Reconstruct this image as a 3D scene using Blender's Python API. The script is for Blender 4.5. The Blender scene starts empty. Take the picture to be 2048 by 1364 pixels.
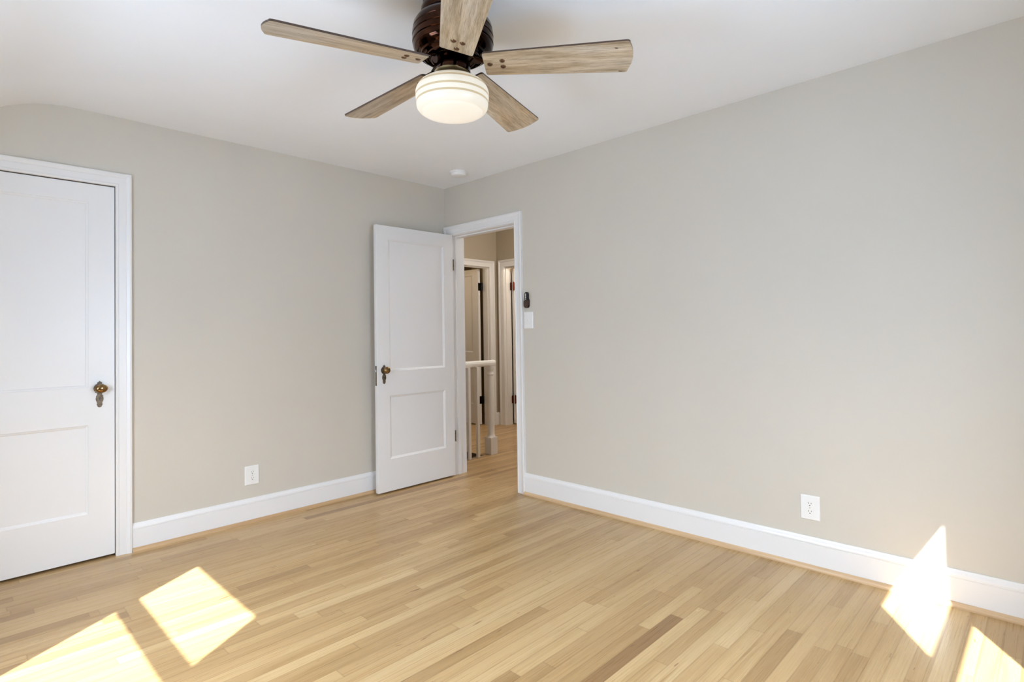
import bpy, bmesh, math, random
from mathutils import Vector, Matrix

random.seed(7)
SC = bpy.context.scene
COL = SC.collection
PI = math.pi
H = 2.448            # ceiling height
ROOM_W = 3.6         # room reaches x = -ROOM_W
ROOM_D = 4.2         # room reaches y = -ROOM_D

# ------------------------------------------------------------------ camera
def make_camera():
    f, yaw, pitch, roll = 1120.45, 0.7996, 0.0206, -0.0155
    fw = Vector((math.sin(yaw) * math.cos(pitch), math.cos(yaw) * math.cos(pitch), math.sin(pitch)))
    r = Vector((math.cos(yaw), -math.sin(yaw), 0))
    u = r.cross(fw)
    r2 = math.cos(roll) * r + math.sin(roll) * u
    u2 = -math.sin(roll) * r + math.cos(roll) * u
    cd = bpy.data.cameras.new('camera')
    cam = bpy.data.objects.new('camera', cd)
    COL.objects.link(cam)
    m = Matrix((r2, u2, -fw)).transposed().to_4x4()
    m.translation = Vector((-3.0596, -3.7662, 1.204))
    cam.matrix_world = m
    cd.sensor_width = 36
    cd.lens = 36 * f / 2048
    cd.shift_y = -41.31 / 2048
    cd.clip_start = 0.02
    SC.camera = cam
make_camera()

# ------------------------------------------------------------------ light
SC.view_settings.view_transform = 'Standard'
SC.view_settings.look = 'None'
SC.view_settings.gamma = 1
SC.view_settings.exposure = 0.03
SC.cycles.max_bounces = 14
SC.cycles.diffuse_bounces = 10
SC.cycles.glossy_bounces = 4
SC.cycles.transparent_max_bounces = 8
SC.cycles.caustics_reflective = False
SC.cycles.caustics_refractive = False
SC.cycles.use_denoising = True

WORLD_STRENGTH = 30.0
SUN_STRENGTH = 26.0
w = bpy.data.worlds.new('daylight')
SC.world = w
w.use_nodes = True
bg = w.node_tree.nodes['Background']
bg.inputs['Strength'].default_value = WORLD_STRENGTH
def sky_nodes(nt):
    # bright hazy sky high up, dimmer towards the horizon, darker ground
    tc = nt.nodes.new('ShaderNodeTexCoord')
    sp = nt.nodes.new('ShaderNodeSeparateXYZ')
    mr = nt.nodes.new('ShaderNodeMapRange')
    mr.inputs['From Min'].default_value = -1
    mr.inputs['From Max'].default_value = 1
    cr = nt.nodes.new('ShaderNodeValToRGB')
    e = cr.color_ramp.elements
    stops = [(0.0, (0.42, 0.540, 0.715)), (0.46, (0.44, 0.56, 0.74)), (0.54, (0.52, 0.63, 0.80)), (0.70, (1.10, 1.23, 1.42)), (1.0, (1.30, 1.46, 1.75))]
    while len(e) < len(stops):
        e.new(0.5)
    for el, (p, c) in zip(e, stops):
        el.position = p
        el.color = (*c, 1)
    nt.links.new(tc.outputs['Generated'], sp.inputs[0])
    nt.links.new(sp.outputs['Z'], mr.inputs['Value'])
    nt.links.new(mr.outputs[0], cr.inputs['Fac'])
    nt.links.new(cr.outputs['Color'], bg.inputs['Color'])
sky_nodes(w.node_tree)

SUN_DIR = Vector((1.0, 0.65, -1.105)).normalized()
sd = bpy.data.lights.new('sun', 'SUN')
sd.energy = SUN_STRENGTH
sd.color = (0.98, 0.985, 1.0)
sd.angle = math.radians(0.55)
so = bpy.data.objects.new('sun', sd)
COL.objects.link(so)
so.rotation_euler = SUN_DIR.to_track_quat('-Z', 'Y').to_euler()
so.location = (-8, -8, 8)

def portal(name, loc, direction, sx, sz):
    ld = bpy.data.lights.new(name, 'AREA')
    ld.shape = 'RECTANGLE'
    ld.size = sx
    ld.size_y = sz
    ld.cycles.is_portal = True
    o = bpy.data.objects.new(name, ld)
    COL.objects.link(o)
    o.location = loc
    o.rotation_euler = Vector(direction).to_track_quat('-Z', 'Z').to_euler()
# windows: clear glass spans (used for the frames below as well)
WIN_LEFT = dict(y0=-2.266, y1=-1.482, rails=((0.70, 1.240), (1.328, 1.688)))
WIN_REAR = dict(x0=-1.803, x1=-1.248, rails=((0.70, 1.246), (1.350, 1.757)))
portal('portal_left', (-ROOM_W - 0.06, (WIN_LEFT['y0'] + WIN_LEFT['y1']) / 2, 1.18), (1, 0, 0), 0.80, 1.0)
portal('portal_rear', ((WIN_REAR['x0'] + WIN_REAR['x1']) / 2, -ROOM_D - 0.06, 1.2), (0, 1, 0), 0.55, 1.05)

# unseen point lights added to brighten the landing and the two rooms beyond it
def fill_light(name, loc, energy, color):
    ld = bpy.data.lights.new(name, 'POINT')
    ld.energy = energy
    ld.color = color
    ld.shadow_soft_size = 0.10
    o = bpy.data.objects.new(name, ld)
    COL.objects.link(o)
    o.location = loc
fill_light('landing_fill_light', (1.30, -0.28, 2.35), 48, (1.0, 0.92, 0.82))
fill_light('far_room_fill_light', (0.95, 2.2, 2.1), 9, (1.0, 0.80, 0.58))
fill_light('end_room_fill_light', (2.65, 0.7, 2.1), 12, (1.0, 0.80, 0.60))

# ------------------------------------------------------------------ materials
def new_mat(name):
    m = bpy.data.materials.new(name)
    m.use_nodes = True
    nt = m.node_tree
    return m, nt, nt.nodes['Principled BSDF']

def node(nt, kind, **kw):
    n = nt.nodes.new(kind)
    for k, v in kw.items():
        setattr(n, k, v)
    return n

def noise(nt, vec, scale, detail=3, rough=0.5, dist=0.0, dims='3D'):
    n = node(nt, 'ShaderNodeTexNoise', noise_dimensions=dims)
    n.inputs['Scale'].default_value = scale
    n.inputs['Detail'].default_value = detail
    n.inputs['Roughness'].default_value = rough
    n.inputs['Distortion'].default_value = dist
    if vec is not None:
        nt.links.new(vec, n.inputs['Vector'])
    return n

def ramp(nt, fac, stops):
    n = node(nt, 'ShaderNodeValToRGB')
    e = n.color_ramp.elements
    while len(e) < len(stops):
        e.new(0.5)
    for el, (p, c) in zip(e, stops):
        el.position = p
        el.color = c if len(c) == 4 else (*c, 1)
    nt.links.new(fac, n.inputs['Fac'])
    return n

def mixc(nt, fac, a, b, mode='MIX'):
    n = node(nt, 'ShaderNodeMix', data_type='RGBA', blend_type=mode)
    for sock, v in ((n.inputs['Factor'], fac), (n.inputs['A'], a), (n.inputs['B'], b)):
        pass
    ins = {'Factor': n.inputs[0], 'A': n.inputs[6], 'B': n.inputs[7]}
    for k, v in (('Factor', fac), ('A', a), ('B', b)):
        if isinstance(v, (int, float)):
            ins[k].default_value = v
        elif isinstance(v, tuple):
            ins[k].default_value = v if len(v) == 4 else (*v, 1)
        else:
            nt.links.new(v, ins[k])
    return n.outputs[2]

def math_n(nt, op, a, b=None):
    n = node(nt, 'ShaderNodeMath', operation=op)
    for i, v in enumerate((a, b)):
        if v is None:
            continue
        if isinstance(v, (int, float)):
            n.inputs[i].default_value = v
        else:
            nt.links.new(v, n.inputs[i])
    return n.outputs[0]

def paint(name, color, rough, vary=0.03, bump=0.0, bscale=180, spec=0.5):
    m, nt, b = new_mat(name)
    tc = node(nt, 'ShaderNodeTexCoord')
    n = noise(nt, tc.outputs['Object'], 2.2, 3)
    c = Vector(color)
    r = ramp(nt, n.outputs['Fac'], [(0.3, tuple(c * (1 - vary))), (0.7, tuple(c * (1 + vary)))])
    nt.links.new(r.outputs['Color'], b.inputs['Base Color'])
    b.inputs['Roughness'].default_value = rough
    b.inputs['Specular IOR Level'].default_value = spec
    if bump:
        n2 = noise(nt, tc.outputs['Object'], bscale, 2)
        bp = node(nt, 'ShaderNodeBump')
        bp.inputs['Strength'].default_value = bump
        bp.inputs['Distance'].default_value = 0.001
        nt.links.new(n2.outputs['Fac'], bp.inputs['Height'])
        nt.links.new(bp.outputs['Normal'], b.inputs['Normal'])
    return m

def metal(name, c1, c2, rough, scale=14, metallic=1.0, stretch=None):
    m, nt, b = new_mat(name)
    tc = node(nt, 'ShaderNodeTexCoord')
    n = noise(nt, tc.outputs['Object'], scale, 4, 0.6)
    r = ramp(nt, n.outputs['Fac'], [(0.35, c1), (0.65, c2)])
    nt.links.new(r.outputs['Color'], b.inputs['Base Color'])
    b.inputs['Metallic'].default_value = metallic
    b.inputs['Roughness'].default_value = rough
    return m

M = {}
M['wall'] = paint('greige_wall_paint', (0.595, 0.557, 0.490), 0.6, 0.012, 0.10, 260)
M['ceiling'] = paint('white_ceiling_paint', (0.845, 0.865, 0.895), 0.8, 0.012, 0.05, 200)
M['trim'] = paint('white_gloss_trim_paint', (0.775, 0.772, 0.772), 0.32, 0.01)
M['plastic'] = paint('white_plastic', (0.80, 0.80, 0.79), 0.28, 0.01)
M['slot'] = paint('dark_slot', (0.045, 0.043, 0.04), 0.6)
M['black'] = paint('dark_brown_plastic', (0.016, 0.010, 0.009), 0.3)
M['brownp'] = paint('brown_plastic', (0.05, 0.022, 0.013), 0.35)
M['dark'] = paint('closet_interior', (0.10, 0.07, 0.045), 0.8)
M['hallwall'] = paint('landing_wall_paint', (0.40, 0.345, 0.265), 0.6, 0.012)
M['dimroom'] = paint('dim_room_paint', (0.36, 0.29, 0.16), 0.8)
M['redwood'] = paint('red_brown_stair_wood', (0.42, 0.085, 0.045), 0.35, 0.2)
M['bronze'] = metal('oil_rubbed_bronze', (0.012, 0.005, 0.0035), (0.065, 0.027, 0.015), 0.10, 5)
M['screw'] = metal('brown_screw_cap', (0.10, 0.050, 0.026), (0.20, 0.11, 0.06), 0.3, 60, 0.7)
M['gold'] = metal('aged_gold_fitter', (0.50, 0.40, 0.20), (0.62, 0.51, 0.28), 0.34, 8)
M['plate'] = metal('antique_brass_plate', (0.12, 0.092, 0.066), (0.20, 0.155, 0.11), 0.42, 90)
M['brass'] = metal('worn_brass_knob', (0.22, 0.125, 0.05), (0.36, 0.235, 0.11), 0.2, 40)
M['oldbrass'] = metal('tarnished_brass_hinge', (0.10, 0.07, 0.04), (0.2, 0.15, 0.09), 0.4, 60)
M['blackmetal'] = metal('black_iron_hinge', (0.012, 0.011, 0.010), (0.03, 0.028, 0.026), 0.4, 60)
M['redmetal'] = metal('copper_red_hinge', (0.16, 0.02, 0.012), (0.26, 0.04, 0.02), 0.35, 60)
M['silver'] = metal('nickel_latch', (0.35, 0.33, 0.31), (0.5, 0.48, 0.45), 0.35, 60)

def floor_material():
    m, nt, b = new_mat('natural_oak_strip_floor')
    uv = node(nt, 'ShaderNodeUVMap', uv_map='board')
    ed = node(nt, 'ShaderNodeUVMap', uv_map='edge')
    tone = node(nt, 'ShaderNodeAttribute', attribute_name='tone')
    sep = node(nt, 'ShaderNodeSeparateXYZ')
    nt.links.new(uv.outputs['UV'], sep.inputs[0])
    u, v = sep.outputs['X'], sep.outputs['Y']
    sepe = node(nt, 'ShaderNodeSeparateXYZ')
    nt.links.new(ed.outputs['UV'], sepe.inputs[0])
    tr = tone.outputs['Color']
    st = node(nt, 'ShaderNodeSeparateColor')
    nt.links.new(tr, st.inputs[0])
    t, rnd, fig = st.outputs[0], st.outputs[1], st.outputs[2]
    W = math_n(nt, 'MULTIPLY', rnd, 60.0)

    def vec(su, sv, wz=1.0):
        c = node(nt, 'ShaderNodeCombineXYZ')
        nt.links.new(math_n(nt, 'MULTIPLY', u, su), c.inputs[0])
        nt.links.new(math_n(nt, 'MULTIPLY', v, sv), c.inputs[1])
        nt.links.new(math_n(nt, 'MULTIPLY', W, wz), c.inputs[2])
        return c.outputs[0]
    base = ramp(nt, t, [(0.0, (0.235, 0.128, 0.052)), (0.28, (0.385, 0.243, 0.106)), (0.55, (0.465, 0.308, 0.143)), (0.8, (0.525, 0.364, 0.180)), (1.0, (0.585, 0.430, 0.232))])
    # broad cathedral figure
    n1 = noise(nt, vec(0.9, 22), 1.0, 4, 0.6, 0.9)
    wv = node(nt, 'ShaderNodeTexWave', wave_type='BANDS', bands_direction='Y', wave_profile='SAW')
    wv.inputs['Scale'].default_value = 1.0
    wv.inputs['Distortion'].default_value = 5.0
    wv.inputs['Detail'].default_value = 2.0
    wv.inputs['Detail Scale'].default_value = 0.6
    nt.links.new(vec(0.9, 28), wv.inputs['Vector'])
    figure = ramp(nt, wv.outputs['Fac'], [(0.0, (0.78, 0.73, 0.66)), (0.35, (1, 1, 1)), (1.0, (1.03, 1.03, 1.03))])
    c = mixc(nt, math_n(nt, 'MULTIPLY', fig, 0.55), base.outputs['Color'], mixc(nt, 1.0, base.outputs['Color'], figure.outputs['Color'], 'MULTIPLY'))
    soft = ramp(nt, n1.outputs['Fac'], [(0.30, (0.79, 0.73, 0.62)), (0.52, (1, 1, 1)), (0.78, (1.07, 1.07, 1.08))])
    c = mixc(nt, 0.75, c, soft.outputs['Color'], 'MULTIPLY')
    # fine open grain
    n2 = noise(nt, vec(3.0, 300), 1.0, 4, 0.65)
    fine = ramp(nt, n2.outputs['Fac'], [(0.30, (0.80, 0.75, 0.69)), (0.47, (1, 1, 1)), (1, (1.02, 1.02, 1.02))])
    c = mixc(nt, 0.6, c, fine.outputs['Color'], 'MULTIPLY')
    # dark mineral streaks and small knots
    n3 = noise(nt, vec(1.5, 60), 1.0, 4, 0.65, 0.5)
    streak = ramp(nt, n3.outputs['Fac'], [(0.62, (1, 1, 1)), (0.74, (0.62, 0.52, 0.38))])
    c = mixc(nt, 0.8, c, streak.outputs['Color'], 'MULTIPLY')
    n4 = noise(nt, vec(9, 60), 1.0, 2, 0.5, 0.6)
    knot = ramp(nt, n4.outputs['Fac'], [(0.71, (1, 1, 1)), (0.77, (0.40, 0.29, 0.20))])
    c = mixc(nt, 0.9, c, knot.outputs['Color'], 'MULTIPLY')
    # seams: distance to the nearest long edge / end in metres
    seam = ramp(nt, sepe.outputs['X'], [(0.0, (0.50, 0.42, 0.33)), (0.0011, (1, 1, 1))])
    c = mixc(nt, 0.42, c, seam.outputs['Color'], 'MULTIPLY')
    seam2 = ramp(nt, sepe.outputs['Y'], [(0.0, (0.50, 0.42, 0.33)), (0.0016, (1, 1, 1))])
    c = mixc(nt, 0.45, c, seam2.outputs['Color'], 'MULTIPLY')
    nt.links.new(c, b.inputs['Base Color'])
    b.inputs['Roughness'].default_value = 0.30
    rr = ramp(nt, n2.outputs['Fac'], [(0.3, (0.34, 0.34, 0.34)), (0.7, (0.25, 0.25, 0.25))])
    nt.links.new(rr.outputs['Color'], b.inputs['Roughness'])
    b.inputs['Specular IOR Level'].default_value = 0.5
    return m
M['floor'] = floor_material()

def oak_plain(name, c1, c2, axis_scale=(2, 60, 60), rough=0.4):
    m, nt, b = new_mat(name)
    tc = node(nt, 'ShaderNodeTexCoord')
    mp = node(nt, 'ShaderNodeMapping')
    mp.inputs['Scale'].default_value = axis_scale
    nt.links.new(tc.outputs['Object'], mp.inputs['Vector'])
    n = noise(nt, mp.outputs['Vector'], 1.0, 4, 0.6, 0.4)
    r = ramp(nt, n.outputs['Fac'], [(0.3, c1), (0.7, c2)])
    nt.links.new(r.outputs['Color'], b.inputs['Base Color'])
    b.inputs['Roughness'].default_value = rough
    return m
M['shoe_x'] = oak_plain('oak_shoe_moulding_long', (0.46, 0.29, 0.145), (0.58, 0.395, 0.215), (2, 60, 60))
M['shoe_y'] = oak_plain('oak_shoe_moulding_side', (0.50, 0.33, 0.18), (0.63, 0.45, 0.27), (60, 2, 60))

def blade_material():
    m, nt, b = new_mat('weathered_oak_blade')
    tc = node(nt, 'ShaderNodeTexCoord')
    oi = node(nt, 'ShaderNodeObjectInfo')
    add = node(nt, 'ShaderNodeVectorMath', operation='ADD')
    cmb = node(nt, 'ShaderNodeCombineXYZ')
    nt.links.new(math_n(nt, 'MULTIPLY', oi.outputs['Random'], 37.0), cmb.inputs[2])
    nt.links.new(math_n(nt, 'MULTIPLY', oi.outputs['Random'], 11.0), cmb.inputs[0])
    nt.links.new(tc.outputs['Object'], add.inputs[0])
    nt.links.new(cmb.outputs[0], add.inputs[1])

    def st(sx, sy):
        mp = node(nt, 'ShaderNodeMapping')
        mp.inputs['Scale'].default_value = (sx, sy, 1)
        nt.links.new(add.outputs[0], mp.inputs['Vector'])
        return mp.outputs['Vector']
    n1 = noise(nt, st(3.2, 34), 1.0, 6, 0.66, 0.12)
    r1 = ramp(nt, n1.outputs['Fac'], [(0.25, (0.20, 0.145, 0.09)), (0.42, (0.40, 0.315, 0.22)), (0.55, (0.52, 0.435, 0.335)), (0.75, (0.64, 0.57, 0.47))])
    n2 = noise(nt, st(16, 420), 1.0, 5, 0.7)
    r2 = ramp(nt, n2.outputs['Fac'], [(0.34, (0.52, 0.48, 0.44)), (0.52, (1, 1, 1)), (0.8, (1.15, 1.15, 1.15))])
    c = mixc(nt, 0.85, r1.outputs['Color'], r2.outputs['Color'], 'MULTIPLY')
    n3 = noise(nt, st(3.5, 85), 1.0, 6, 0.75, 0.1)
    r3 = ramp(nt, n3.outputs['Fac'], [(0.56, (1, 1, 1)), (0.70, (0.42, 0.38, 0.36))])
    c = mixc(nt, 0.8, c, r3.outputs['Color'], 'MULTIPLY')
    n4 = noise(nt, st(2.2, 6), 1.0, 2)
    r4 = ramp(nt, n4.outputs['Fac'], [(0.35, (1.08, 0.98, 0.80)), (0.65, (0.96, 1.0, 1.04))])
    c = mixc(nt, 0.9, c, r4.outputs['Color'], 'MULTIPLY')
    n5 = noise(nt, st(24, 60), 1.0, 1)
    r5 = ramp(nt, n5.outputs['Fac'], [(0.76, (1, 1, 1)), (0.80, (0.18, 0.12, 0.08))])
    c = mixc(nt, 0.9, c, r5.outputs['Color'], 'MULTIPLY')
    nt.links.new(c, b.inputs['Base Color'])
    b.inputs['Roughness'].default_value = 0.55
    return m
M['blade'] = blade_material()
M['bladeedge'] = paint('dark_blade_edge', (0.075, 0.045, 0.03), 0.5, 0.1)

def glow_glass(name, color, strength, tint):
    m, nt, b = new_mat(name)
    tc = node(nt, 'ShaderNodeTexCoord')
    n = noise(nt, tc.outputs['Object'], 6, 2)
    r = ramp(nt, n.outputs['Fac'], [(0.3, tuple(Vector(color) * 0.985)), (0.7, color)])
    nt.links.new(r.outputs['Color'], b.inputs['Emission Color'])
    b.inputs['Emission Strength'].default_value = strength
    b.inputs['Base Color'].default_value = (*tint, 1)
    b.inputs['Roughness'].default_value = 0.35
    return m
M['glow'] = glow_glass('lit_opal_glass', (1.0, 0.88, 0.68), 0.33, (0.66, 0.62, 0.54))
M['glowband'] = glow_glass('lit_etched_band', (1.0, 0.80, 0.48), 0.15, (0.56, 0.44, 0.26))
M['glowbottom'] = glow_glass('lit_opal_glass_base', (1.0, 0.90, 0.74), 0.42, (0.68, 0.64, 0.57))

def pane_material():
    m = bpy.data.materials.new('window_glass')
    m.use_nodes = True
    nt = m.node_tree
    nt.nodes.clear()
    out = node(nt, 'ShaderNodeOutputMaterial')
    tr = node(nt, 'ShaderNodeBsdfTransparent')
    tr.inputs['Color'].default_value = (0.97, 0.98, 0.975, 1)
    gl = node(nt, 'ShaderNodeBsdfGlossy')
    gl.inputs['Roughness'].default_value = 0.02
    mx = node(nt, 'ShaderNodeMixShader')
    mx.inputs['Fac'].default_value = 0.04
    nt.links.new(tr.outputs[0], mx.inputs[1])
    nt.links.new(gl.outputs[0], mx.inputs[2])
    nt.links.new(mx.outputs[0], out.inputs['Surface'])
    return m
M['pane'] = pane_material()

# ------------------------------------------------------------------ mesh helpers
class MB:
    """collects faces, then links them as one mesh object"""
    def __init__(self):
        self.v, self.f, self.mi, self.sm = [], [], [], []

    def face(self, pts, mi=0, smooth=False):
        n = len(self.v)
        self.v += [tuple(p) for p in pts]
        self.f.append(tuple(range(n, n + len(pts))))
        self.mi.append(mi)
        self.sm.append(smooth)

    def box(self, x0, x1, y0, y1, z0, z1, mi=0):
        p = [(x, y, z) for z in (z0, z1) for y in (y0, y1) for x in (x0, x1)]
        for q in ((0, 2, 3, 1), (4, 5, 7, 6), (0, 1, 5, 4), (1, 3, 7, 5), (3, 2, 6, 7), (2, 0, 4, 6)):
            self.face([p[i] for i in q], mi)
        return self

    def prism(self, poly, fn, d0, d1, mi=0, mi_side=None):
        """poly of 2-D points; fn(a, b, d) gives the 3-D point"""
        ms = mi if mi_side is None else mi_side
        self.face([fn(a, b, d1) for a, b in poly], mi)
        self.face([fn(a, b, d0) for a, b in reversed(poly)], mi)
        n = len(poly)
        for i in range(n):
            a, c = poly[i], poly[(i + 1) % n]
            self.face([fn(*a, d0), fn(*c, d0), fn(*c, d1), fn(*a, d1)], ms)
        return self

    def lathe(self, prof, fn=None, seg=48, mats=None, smooth=True, sx=1.0):
        """prof: (radius, height) from bottom up; fn maps (x, y, h)"""
        fn = fn or (lambda x, y, h: (x, y, h))
        rings = []
        for r, h in prof:
            rings.append([fn(r * sx * math.cos(2 * PI * i / seg), r * math.sin(2 * PI * i / seg), h) for i in range(seg)])
        base = len(self.v)
        for ring in rings:
            self.v += [tuple(p) for p in ring]
        for k in range(len(prof) - 1):
            for i in range(seg):
                j = (i + 1) % seg
                self.f.append((base + k * seg + i, base + k * seg + j, base + (k + 1) * seg + j, base + (k + 1) * seg + i))
                self.mi.append(mats[k] if mats else 0)
                self.sm.append(smooth)
        if prof[0][0] > 1e-6:
            self.f.append(tuple(base + i for i in reversed(range(seg)))); self.mi.append(mats[0] if mats else 0); self.sm.append(False)
        if prof[-1][0] > 1e-6:
            o = base + (len(prof) - 1) * seg
            self.f.append(tuple(o + i for i in range(seg))); self.mi.append(mats[-1] if mats else 0); self.sm.append(False)
        return self

    def sweep(self, prof, path, frame, mi=0):
        """prof [(a, d)]; path list of 2-D (p, q); frame(p, q, d) -> 3-D; a is offset to the left of travel, mitred"""
        P = [Vector(p) for p in path]
        def offs(i):
            if i == 0:
                t = (P[1] - P[0]).normalized(); return Vector((-t.y, t.x)), 1.0
            if i == len(P) - 1:
                t = (P[-1] - P[-2]).normalized(); return Vector((-t.y, t.x)), 1.0
            t0 = (P[i] - P[i - 1]).normalized(); t1 = (P[i + 1] - P[i]).normalized()
            n0 = Vector((-t0.y, t0.x)); n1 = Vector((-t1.y, t1.x))
            b = (n0 + n1).normalized()
            return b, 1.0 / b.dot(n0)
        rows = []
        for i in range(len(P)):
            n, s = offs(i)
            rows.append([frame(*(P[i] + n * (a * s)), d) for a, d in prof])
        m = len(prof)
        for i in range(len(P) - 1):
            for k in range(m):
                k2 = (k + 1) % m
                self.face([rows[i][k], rows[i][k2], rows[i + 1][k2], rows[i + 1][k]], mi)
        self.face(list(reversed(rows[0])), mi)
        self.face(rows[-1], mi)
        return self

    def build(self, name, mats, parent=None, bevel=0.0, seg=2, loc=None):
        me = bpy.data.meshes.new(name)
        me.from_pydata(self.v, [], self.f)
        mats = mats if isinstance(mats, (list, tuple)) else [mats]
        for m in mats:
            me.materials.append(m)
        me.polygons.foreach_set('material_index', self.mi)
        me.polygons.foreach_set('use_smooth', self.sm)
        bm = bmesh.new()
        bm.from_mesh(me)
        bmesh.ops.remove_doubles(bm, verts=bm.verts, dist=1e-5)
        bmesh.ops.recalc_face_normals(bm, faces=bm.faces)
        if bevel:
            ed = [e for e in bm.edges if len(e.link_faces) == 2 and e.calc_face_angle(0) > 0.5]
            bmesh.ops.bevel(bm, geom=ed, offset=bevel, segments=seg, affect='EDGES', clamp_overlap=True)
        bm.to_mesh(me)
        bm.free()
        if any(self.sm):
            me.set_sharp_from_angle(angle=math.radians(32))
        o = bpy.data.objects.new(name, me)
        COL.objects.link(o)
        if parent:
            o.parent = parent
        if loc:
            o.location = loc
        return o

def tag(o, label=None, cat=None, group=None, kind=None):
    if label: o['label'] = label
    if cat: o['category'] = cat
    if group: o['group'] = group
    if kind: o['kind'] = kind
    return o

def thing(name, label, cat, loc, rot=(0, 0, 0), group=None, kind=None):
    o = bpy.data.objects.new(name, None)
    o.empty_display_size = 0.05
    COL.objects.link(o)
    o.location = loc
    o.rotation_euler = rot
    return tag(o, label, cat, group, kind)

def struct(mb, name, mat, label, cat, **kw):
    return tag(mb.build(name, mat, **kw), label, cat, kind='structure')

# ------------------------------------------------------------------ floor
STAIR = (0.1435, 0.69, 0.32, 1.5)     # stair opening x0 x1 y0 y1
def build_floor():
    PITCH = 0.057
    X0, X1, Y0, Y1 = -3.75, 3.05, -4.35, 2.6
    me = bpy.data.meshes.new('floor')
    verts, faces, uvb, uve, tones = [], [], [], [], []
    row0 = int(math.floor((Y0 + 2.565) / PITCH))
    row1 = int(math.ceil((Y1 + 2.565) / PITCH))
    # boards that stand out: row of y -> list of (x start, x end, tone)
    special = {}
    def sp(y, x0, x1, t):
        special.setdefault(int(math.floor((y + 2.565) / PITCH)), []).append((x0, x1, t))
    sp(-2.59, -2.35, -0.888, 0.06)
    sp(-2.59, -0.888, 0.2, 0.55)
    sp(-2.54, -2.1, -1.057, 0.30)
    sp(-2.54, -1.057, -0.58, 0.80)
    sp(-2.54, -0.58, 0.2, 0.52)
    sp(-2.65, -0.752, 0.2, 0.30)
    sp(-2.65, -2.2, -0.752, 0.78)
    sp(-2.02, -2.9, 0.2, 0.86)
    sp(-2.39, -0.53, 0.2, 0.66)
    sp(-2.985, -1.55, -0.683, 0.24)
    sp(-3.23, -1.7, -0.695, 0.30)
    sp(-0.46, -3.4, -2.752, 0.16)
    sp(-0.23, -3.6, -2.806, 0.24)
    sp(-0.70, -3.3, -2.59, 0.18)
    sp(-0.81, -2.56, -2.47, 0.16)
    sp(-0.81, -3.4, -2.56, 0.6)
    sp(-0.95, -2.05, -1.70, 0.20)
    sp(-1.86, -2.6, -1.2, 0.34)
    sp(-1.43, -1.9, 0.1, 0.38)
    for r in range(row0, row1):
        y0 = -2.565 + r * PITCH
        y1 = y0 + PITCH
        segs = []
        x = X0 - random.uniform(0, 1.2)
        while x < X1:
            L = random.choice((0.45, 0.7, 0.95, 1.2, 1.5, 1.8)) * random.uniform(0.8, 1.2)
            segs.append((x, x + L, min(1.0, max(0.12, random.gauss(0.56, 0.15)))))
            x += L
        if r in special:
            sps = special[r]
            out = []
            for a, b, t in segs:
                parts = [(a, b)]
                for sa, sb, _ in sps:
                    nx = []
                    for pa, pb in parts:
                        if sb <= pa or sa >= pb:
                            nx.append((pa, pb))
                        else:
                            if pa < sa: nx.append((pa, sa))
                            if pb > sb: nx.append((sb, pb))
                    parts = nx
                out += [(pa, pb, t) for pa, pb in parts if pb - pa > 1e-4]
            segs = out + list(sps)
        for a, b, t in segs:
            rnd, fig, off = random.random(), random.random(), random.uniform(0, 40)
            a2, b2 = max(a, X0), min(b, X1)
            if b2 - a2 < 1e-4:
                continue
            pieces = [(a2, b2)]
            if y1 > STAIR[2] and y0 < STAIR[3]:
                nx = []
                for pa, pb in pieces:
                    if pb <= STAIR[0] or pa >= STAIR[1]:
                        nx.append((pa, pb))
                    else:
                        if pa < STAIR[0]: nx.append((pa, STAIR[0]))
                        if pb > STAIR[1]: nx.append((STAIR[1], pb))
                pieces = nx
            for pa, pb in pieces:
                mids = [pa, (pa + pb) / 2, pb]
                ym = (y0 + y1) / 2
                # four quads, so that the distance to edge and end interpolates correctly
                for xa, xb in ((mids[0], mids[1]), (mids[1], mids[2])):
                    for ya, yb in ((y0, ym), (ym, y1)):
                        n = len(verts)
                        verts += [(xa, ya, 0), (xb, ya, 0), (xb, yb, 0), (xa, yb, 0)]
                        faces.append((n, n + 1, n + 2, n + 3))
                        for (px, py) in ((xa, ya), (xb, ya), (xb, yb), (xa, yb)):
                            uvb.append((px + off, py - y0))
                            uve.append((min(py - y0, y1 - py), min(px - a, b - px)))
                            tones.append((t, rnd, fig, 1.0))
    n = len(verts)
    me.from_pydata(verts, [], faces)
    me.uv_layers.new(name='board')
    me.uv_layers.new(name='edge')
    me.color_attributes.new('tone', 'FLOAT_COLOR', 'CORNER')
    me.uv_layers['board'].data.foreach_set('uv', [c for p in uvb for c in p])
    me.uv_layers['edge'].data.foreach_set('uv', [c for p in uve for c in p])
    me.color_attributes['tone'].data.foreach_set('color', [c for p in tones for c in p])
    me.materials.append(M['floor'])
    me.materials.append(M['dark'])
    # underside, so that the floor has thickness
    bm = bmesh.new()
    bm.from_mesh(me)
    def slab(x0, x1, y0, y1):
        p = [bm.verts.new(c) for c in ((x0, y0, -0.001), (x1, y0, -0.001), (x1, y1, -0.001), (x0, y1, -0.001), (x0, y0, -0.19), (x1, y0, -0.19), (x1, y1, -0.19), (x0, y1, -0.19))]
        for q in ((0, 1, 2, 3), (7, 6, 5, 4), (0, 4, 5, 1), (1, 5, 6, 2), (2, 6, 7, 3), (3, 7, 4, 0)):
            f = bm.faces.new([p[i] for i in q])
            f.material_index = 1
    slab(X0, X1, Y0, STAIR[2])
    slab(STAIR[1], X1, STAIR[2], Y1)
    slab(X0, STAIR[0], STAIR[2], Y1)
    slab(STAIR[0], STAIR[1], STAIR[3], Y1)
    bm.to_mesh(me)
    bm.free()
    o = bpy.data.objects.new('floor', me)
    COL.objects.link(o)
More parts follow.
